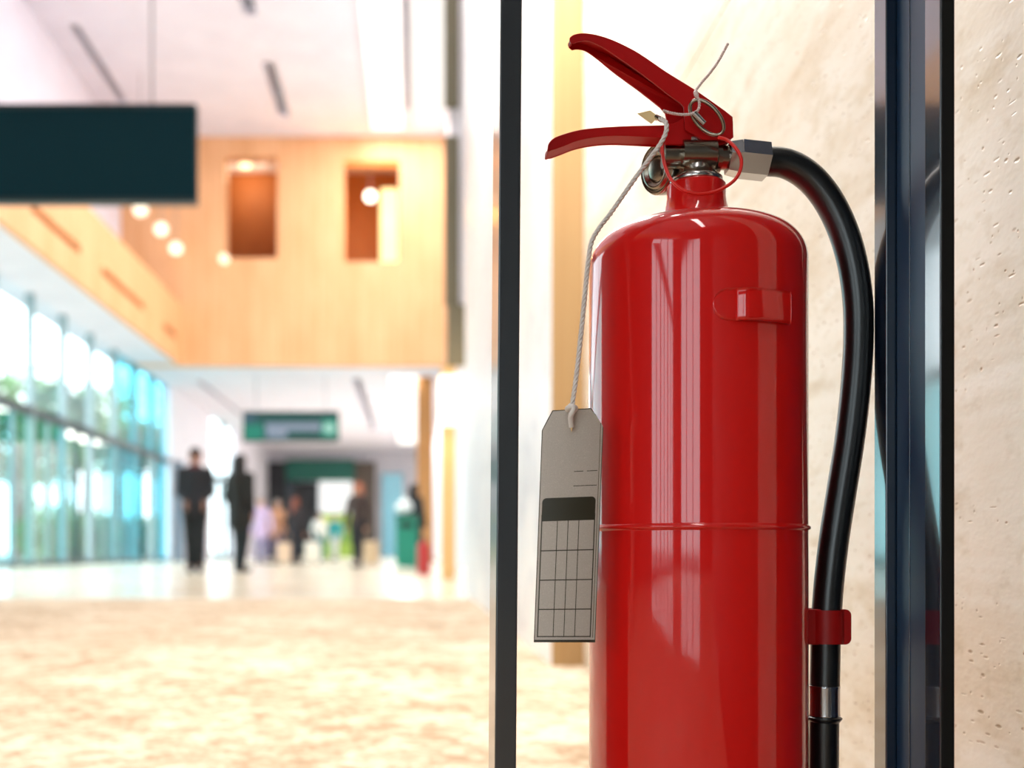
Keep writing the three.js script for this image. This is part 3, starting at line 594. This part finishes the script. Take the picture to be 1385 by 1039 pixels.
{
  const up = [[772, 57], [771, 52], [776, 48], [786, 46], [801, 47], [825, 54], [860, 71], [900, 98], [940, 123], [980, 151]];
  const low = [[903, 127], [871, 102], [838, 79], [812, 62], [795, 55], [783, 56], [776, 59]];
  const side = [...smooth(up), [990, 159], [991, 186], [984, 190], [950, 189], [927, 176], [926, 160], [925, 145], [921, 140], ...smooth(low)];
  const sideFar = [...smooth(up), [990, 159], [991, 186], [984, 190], [950, 189], [918, 172], [914, 152], [910, 135], ...smooth(low)];
  const w = 0.012;
  const lever = merge([plate(side, 0.788, w, 0.0014), plate(sideFar, 0.788, -w, 0.0014), ribbon([...up, [990, 159], [991, 186]], 0.788, 0.0014, -w, w)]);
  { const p = lever.attributes.position, xa = E(772, 50, 0.788).x, xb = E(860, 50, 0.788).x; for (let i = 0; i < p.count; i++) { const k = clamp((p.getX(i) - xa) / (xb - xa)), f = 0.35 + 0.65 * k * (2 - k); p.setZ(i, w - (w - p.getZ(i)) * f); } lever.computeVertexNormals(); }
  part('squeeze_lever', lever, M.leverRed, ext, 'red squeeze lever bent from sheet metal');
  const top = [[741, 203], [742, 196], [748, 189], [762, 183], [785, 177], [812, 174], [850, 172], [897, 171]];
  const bot = [[900, 187], [860, 185], [830, 184], [805, 186], [780, 191], [762, 198], [748, 203]];
  const hs = [...smooth(top), [912, 168], [926, 160], [940, 150], [958, 150], [984, 186], [984, 192], [976, 196], [900, 196], ...smooth(bot)];
  const k = 0.0085;
  part('carry_handle', merge([plate(hs, 0.792, k, 0.0014), plate(hs, 0.792, -k, 0.0014), ribbon([[976, 196], [940, 196], [915, 196], ...bot, [741, 205], [741, 200], [744, 194]], 0.792, 0.0014, -k, k)]), M.leverRed, ext, 'red fixed carry handle');
}
{ // safety pin with its pull ring
  const c = E(956, 159, 0.777), q = [];
  for (let i = 0; i < 24; i++) { const a = i / 24 * Math.PI * 2, u = Math.cos(a) * 0.0150, v = Math.sin(a) * 0.0062; q.push(V(c.x + u * 0.69 + v * 0.72, c.y - u * 0.72 + v * 0.69, c.z + Math.sin(a) * 0.004)); }
  const pin = part('safety_pin', cyl(E(944, 159, 0.778), E(950, 155, 0.815), 0.0017), M.chrome, ext, 'chrome safety pin');
  part('pull_ring', tube(q, 0.0013, 96, 10, true), M.brass, pin);
  part('pin_head', cyl(E(939, 153, 0.776), E(953, 167, 0.776), 0.002, 0.0016), M.chrome, pin);
  part('seal_loop', tube([[972, 186, 0.776], [982, 189, 0.772], [994, 199, 0.768], [1002, 213, 0.766], [1002, 228, 0.765], [994, 243, 0.764], [979, 254, 0.764], [960, 261, 0.764], [941, 262, 0.764], [922, 256, 0.765], [908, 243, 0.767], [900, 226, 0.772], [896, 206, 0.777], [896, 192, 0.78]].map((a) => E(...a)), 0.0012, 120, 10), M.loopRed, ext, 'thin bright red plastic loop');
  // beaded plastic tie
  const path = new THREE.CatmullRomCurve3([[898, 150, 0.772], [908, 153, 0.774], [922, 155, 0.775], [935, 154, 0.776], [944, 149, 0.775], [946, 138, 0.774], [941, 124, 0.776], [948, 113, 0.776], [960, 99, 0.775], [972, 82, 0.774], [984, 60, 0.772]].map((a) => E(...a)));
  const beads = [new THREE.TubeGeometry(path, 120, 0.00045, 6)];
  for (let i = 0; i <= 46; i++) { const p = path.getPointAt(i / 46); beads.push(new THREE.SphereGeometry(i > 21 && i < 24 ? 0.0018 : 0.0011, 6, 5).translate(p.x, p.y, p.z)); }
  part('beaded_tie', merge(beads), M.tie, ext, 'thin pale beaded plastic tie');
}
{ // hose
  const pts = [[1034, 218, 0.8], [1062, 221, 0.8], [1090, 236, 0.8], [1115, 263, 0.8], [1137, 304, 0.8], [1152, 352, 0.8], [1160, 405, 0.8], [1161, 460, 0.8], [1157, 525, 0.8], [1149, 595, 0.8], [1138, 665, 0.8], [1128, 730, 0.8], [1121, 790, 0.8], [1117, 850, 0.8], [1116, 900, 0.8], [1115, 950, 0.8], [1114, 1040, 0.8], [1114, 1120, 0.8]].map((a) => E(...a));
  part('hose', tube(pts, 0.0104, 240, 28), M.rubber, ext, 'black rubber hose');
  part('hose_band', new THREE.LatheGeometry([[0.0103, -0.011], [0.0108, -0.011], [0.011, -0.010], [0.0107, -0.009], [0.0107, 0.009], [0.011, 0.010], [0.0108, 0.011], [0.0103, 0.011]].map(([r, v]) => new THREE.Vector2(r, v)), 20).translate(E(1115, 948, 0.8).x, E(1115, 948, 0.8).y, 0), M.chrome, ext, 'chrome band on the hose');
  const r = E(1115, 973, 0.8);
  part('hose_cuff', new THREE.LatheGeometry([[0.0103, -0.002], [0.0112, -0.0008], [0.0124, 0.001], [0.0112, 0.002], [0.0103, 0.002]].map(([a, v]) => new THREE.Vector2(a, v)), 28).translate(r.x, r.y, 0), M.rubber, ext);
  // red clip that holds the hose to the cylinder: a cheek behind and in front, closed round the hose
  const a = E(1092, 849, 0.787), b = E(1155, 849, 0.787), y0 = E(0, 872, 0.787).y, y1 = E(0, 826, 0.787).y;
  const sh = new THREE.Shape(); const x0 = a.x - 0.006, x1 = b.x, rr2 = 0.004;
  sh.moveTo(x0, y0); sh.lineTo(x1 - rr2, y0); sh.absarc(x1 - rr2, y0 + rr2, rr2, -Math.PI / 2, 0, false); sh.lineTo(x1, y1 - rr2); sh.absarc(x1 - rr2, y1 - rr2, rr2, 0, Math.PI / 2, false); sh.lineTo(x0, y1);
  const bevel = { bevelEnabled: true, bevelThickness: 0.0006, bevelSize: 0.0006, bevelSegments: 2, curveSegments: 8 };
  const front = new THREE.ExtrudeGeometry(sh, { depth: 0.0014, ...bevel }); front.translate(0, 0, 0.0055);
  const rear = front.clone().translate(0, 0, -0.016);
  const sleeve = new THREE.CylinderGeometry(0.0127, 0.0127, y1 - y0, 32, 1, true, -Math.PI * 0.55, Math.PI * 1.1).translate(E(1117, 849, 0.8).x, (y0 + y1) / 2, 0);
  part('hose_clip', merge([front, rear, sleeve]), M.clipRed, ext, 'dark red clip around the hose');
}
{ // embossed strap loop on the cylinder
  const phiOf = (px) => Math.asin(clamp((px - 948) / 149, -1, 1)) - 0.247, yc = E(0, 417, 0.735).y, h2 = 0.0106;   // angle from +z, towards +x
  function curved(p0, p1, lift, thick, roundEnd, hh = h2, bridge = false) {
    const nu = 28, nv = 8, pos = [], idx = [];
    const ring = (r) => { const base = pos.length / 3; for (let i = 0; i <= nu; i++) { const t = i / nu, phi = p0 + (p1 - p0) * t; let half = hh; if (roundEnd) { const s = (phi - p0) * RAD; if (s < hh) half = Math.sqrt(Math.max(0, hh * hh - (hh - s) ** 2)); }
      const rise = bridge ? lift * clamp(Math.min(t, 1.4 - t) * 6) : lift; for (let j = 0; j <= nv; j++) { const y = yc + half * (j / nv * 2 - 1), e = 1 - ((j / nv * 2 - 1) ** 8); const R = RAD + (r ? rise + thick * (0.7 + 0.3 * e) : rise - 0.002); pos.push(Math.sin(phi) * R, y, Math.cos(phi) * R); } } return base; };
    const A = ring(true), B = ring(false), n = nv + 1;
    for (const [b, f] of [[A, 0], [B, 1]]) for (let i = 0; i < nu; i++) for (let j = 0; j < nv; j++) { const q = [b + i * n + j, b + (i + 1) * n + j, b + (i + 1) * n + j + 1, b + i * n + j + 1]; f ? idx.push(q[0], q[2], q[1], q[0], q[3], q[2]) : idx.push(q[0], q[1], q[2], q[0], q[2], q[3]); }
    for (let i = 0; i < nu; i++) for (const j of [0, nv]) idx.push(A + i * n + j, B + i * n + j, A + (i + 1) * n + j, B + i * n + j, B + (i + 1) * n + j, A + (i + 1) * n + j);
    for (const i of [0, nu]) for (let j = 0; j < nv; j++) idx.push(A + i * n + j, A + i * n + j + 1, B + i * n + j, B + i * n + j, A + i * n + j + 1, B + i * n + j + 1);
    let g = new THREE.BufferGeometry(); g.setAttribute('position', new THREE.Float32BufferAttribute(pos, 3)); g.setIndex(idx); g = g.toNonIndexed(); g.deleteAttribute('uv'); g = mergeVertices(g); g.computeVertexNormals();
    return g;
  }
  const loop = part('strap_loop', curved(phiOf(968), phiOf(1010), 0, 0.0012, true), M.red, ext, 'red metal strap loop on the cylinder');
  part('loop_bridge', curved(phiOf(996), phiOf(1060), 0.0032, 0.0014, false, h2, true), M.red, loop);
}

// ================================================================ INSPECTION TAG
{
  const D = 0.742, o = at(770, 556, D), t = thing('inspection_tag', 'grey paper inspection tag with a printed grid hanging by a white cord', 'tag', [o.x, o.y, o.z]);
  const L = (px, py, d = D) => at(px, py, d).sub(o);
  const cv = document.createElement('canvas'); cv.width = 512; cv.height = 2000; const c = cv.getContext('2d');
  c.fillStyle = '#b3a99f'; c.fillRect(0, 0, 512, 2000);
  for (let i = 0; i < 9000; i++) { c.fillStyle = rnd() < 0.5 ? 'rgba(120,108,96,0.10)' : 'rgba(255,250,240,0.12)'; c.fillRect(rnd() * 512, rnd() * 2000, rr(2, 9), rr(2, 6)); }
  const ink = '#2c2618';
  const X = (u) => u * 512, Y = (v) => v * 2000;                    // u across, v down the card
  c.strokeStyle = ink; c.lineWidth = 16; c.strokeRect(-2, 0, 516, 2000);
  c.fillStyle = ink; c.fillRect(0, 1978, 512, 22);
  c.lineWidth = 6; c.beginPath(); c.moveTo(X(0.55), Y(0.268)); c.lineTo(X(0.7), Y(0.268)); c.moveTo(X(0.76), Y(0.268)); c.lineTo(X(0.93), Y(0.268)); c.moveTo(X(0.55), Y(0.33)); c.lineTo(X(0.93), Y(0.33)); c.stroke();
  c.fillStyle = '#2b2716'; c.beginPath(); c.roundRect(X(0.05), Y(0.378), X(0.87), Y(0.1), [36, 36, 0, 0]); c.fill();
  c.lineWidth = 9; c.beginPath();
  for (const v of [0.605, 0.732, 0.858, 0.975]) { c.moveTo(X(0.05), Y(v)); c.lineTo(X(0.92), Y(v)); }
  for (const u of [0.055, 0.915]) { c.moveTo(X(u), Y(0.45)); c.lineTo(X(u), Y(0.978)); }
  c.stroke(); c.lineWidth = 6; c.beginPath();
  for (const u of [0.31, 0.485, 0.66]) { c.moveTo(X(u), Y(0.47)); c.lineTo(X(u), Y(0.975)); }
  c.stroke();
  c.lineWidth = 5; c.strokeStyle = '#4a4028'; c.beginPath(); c.moveTo(X(0.955), Y(0.06)); c.lineTo(X(0.955), Y(0.98)); c.stroke();
  c.strokeStyle = '#1d190f'; c.lineWidth = 14; c.beginPath(); c.moveTo(0, Y(0.082)); c.lineTo(X(0.16), 0); c.moveTo(X(0.79), 0); c.lineTo(X(1), Y(0.07)); c.stroke();
  const tex = new THREE.CanvasTexture(cv); tex.colorSpace = THREE.SRGBColorSpace;
  // card: a slightly bowed sheet, cut corners at the top
  const tl = [734, 556], tr = [817, 551], br = [805, 869], bl = [722, 869];
  const P = (u, v) => { const x = (tl[0] * (1 - u) + tr[0] * u) * (1 - v) + (bl[0] * (1 - u) + br[0] * u) * v, y = (tl[1] * (1 - u) + tr[1] * u) * (1 - v) + (bl[1] * (1 - u) + br[1] * u) * v; return L(x, y, D + 0.003 * (u - 0.5) * (u - 0.5) * 4 - 0.002 * v); };
  const nu = 12, nv = 24, pos = [], uv = [], idx = [], thick = 0.0007;
  for (let s = 0; s < 2; s++) for (let i = 0; i <= nv; i++) for (let j = 0; j <= nu; j++) {
    let v = i / nv, u = j / nu; const cut = v < 0.08 ? (1 - v / 0.08) : 0; const u0 = 0.16 * cut, u1 = 1 - 0.21 * cut, uu = u0 + (u1 - u0) * u, p = P(uu, v);
    pos.push(p.x, p.y, p.z - s * thick); uv.push(uu, 1 - v);
  }
  const n = nu + 1, N = n * (nv + 1);
  for (let i = 0; i < nv; i++) for (let j = 0; j < nu; j++) { const a = i * n + j, b = a + 1, d = a + n, e = d + 1; idx.push(a, d, b, b, d, e, a + N, b + N, d + N, b + N, e + N, d + N); }
  for (let i = 0; i < nv; i++) for (const j of [0, nu]) { const a = i * n + j, d = a + n; idx.push(a, a + N, d, d, a + N, d + N); }
  for (let j = 0; j < nu; j++) for (const i of [0, nv]) { const a = i * n + j, d = a + 1; idx.push(a, d, a + N, d, d + N, a + N); }
  const g = new THREE.BufferGeometry(); g.setAttribute('position', new THREE.Float32BufferAttribute(pos, 3)); g.setAttribute('uv', new THREE.Float32BufferAttribute(uv, 2)); g.setIndex(idx); g.computeVertexNormals();
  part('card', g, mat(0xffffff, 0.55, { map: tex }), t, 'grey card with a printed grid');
  // twisted cord: two strands
  const core = new THREE.CatmullRomCurve3([[886, 160, 0.785], [894, 161, 0.778], [901, 167, 0.772], [901, 178, 0.77], [893, 195, 0.769], [880, 213, 0.768], [862, 237, 0.766], [843, 264, 0.764], [824, 291, 0.76], [810, 309, 0.756], [800, 328, 0.752], [795, 360, 0.75], [791, 400, 0.748], [786, 450, 0.746], [780, 505, 0.744], [774, 548, 0.741]].map((a) => L(...a)));
  const fr = core.computeFrenetFrames(300, false), strands = [];
  for (const k of [0, 1, 2]) {
    const q = []; for (let i = 0; i <= 300; i++) { const p = core.getPointAt(i / 300), a = i * 0.42 + k * 2.094; q.push(p.addScaledVector(fr.normals[i], Math.cos(a) * 0.0008).addScaledVector(fr.binormals[i], Math.sin(a) * 0.0008)); }
    strands.push(new THREE.TubeGeometry(new THREE.CatmullRomCurve3(q), 600, 0.00095, 7));
  }
  part('cord', merge(strands), M.cord, t, 'white twisted cord');
  const kc = L(773, 553, D - 0.003);
  part('knot', merge([new THREE.TorusGeometry(0.0027, 0.0018, 10, 20).rotateX(1.2).translate(kc.x, kc.y, kc.z), tube([L(769, 549, D - 0.004), L(776, 553, D - 0.006), L(772, 562, D - 0.005), L(772, 570, D - 0.003), L(773, 578, D - 0.002)], 0.0019, 24, 8), new THREE.SphereGeometry(0.0025, 12, 10).translate(kc.x, kc.y, kc.z)]), M.cord, t);
  const tipA = L(773, 576, D - 0.002); part('cord_end', new THREE.ConeGeometry(0.0013, 0.005, 8).rotateX(Math.PI).translate(tipA.x, tipA.y - 0.002, tipA.z), M.flag, t);
  // small cream paper flag and crimp at the cord's upper end
  const f0 = [[862, 154], [879, 150], [890, 158], [881, 168]].map(([x, y]) => { const p = L(x, y, 0.782); return new THREE.Vector2(p.x, p.y); });
  const fg = new THREE.ExtrudeGeometry(new THREE.Shape(f0), { depth: 0.0008, bevelEnabled: false }); fg.translate(0, 0, L(870, 158, 0.782).z);
  part('paper_flag', fg, M.flag, t, 'small cream paper flag');
  part('crimp', cyl(L(887, 158, 0.782), L(895, 162, 0.778), 0.0016, 0.0018, 12), M.steel, t);
}

renderer.render(scene, camera);
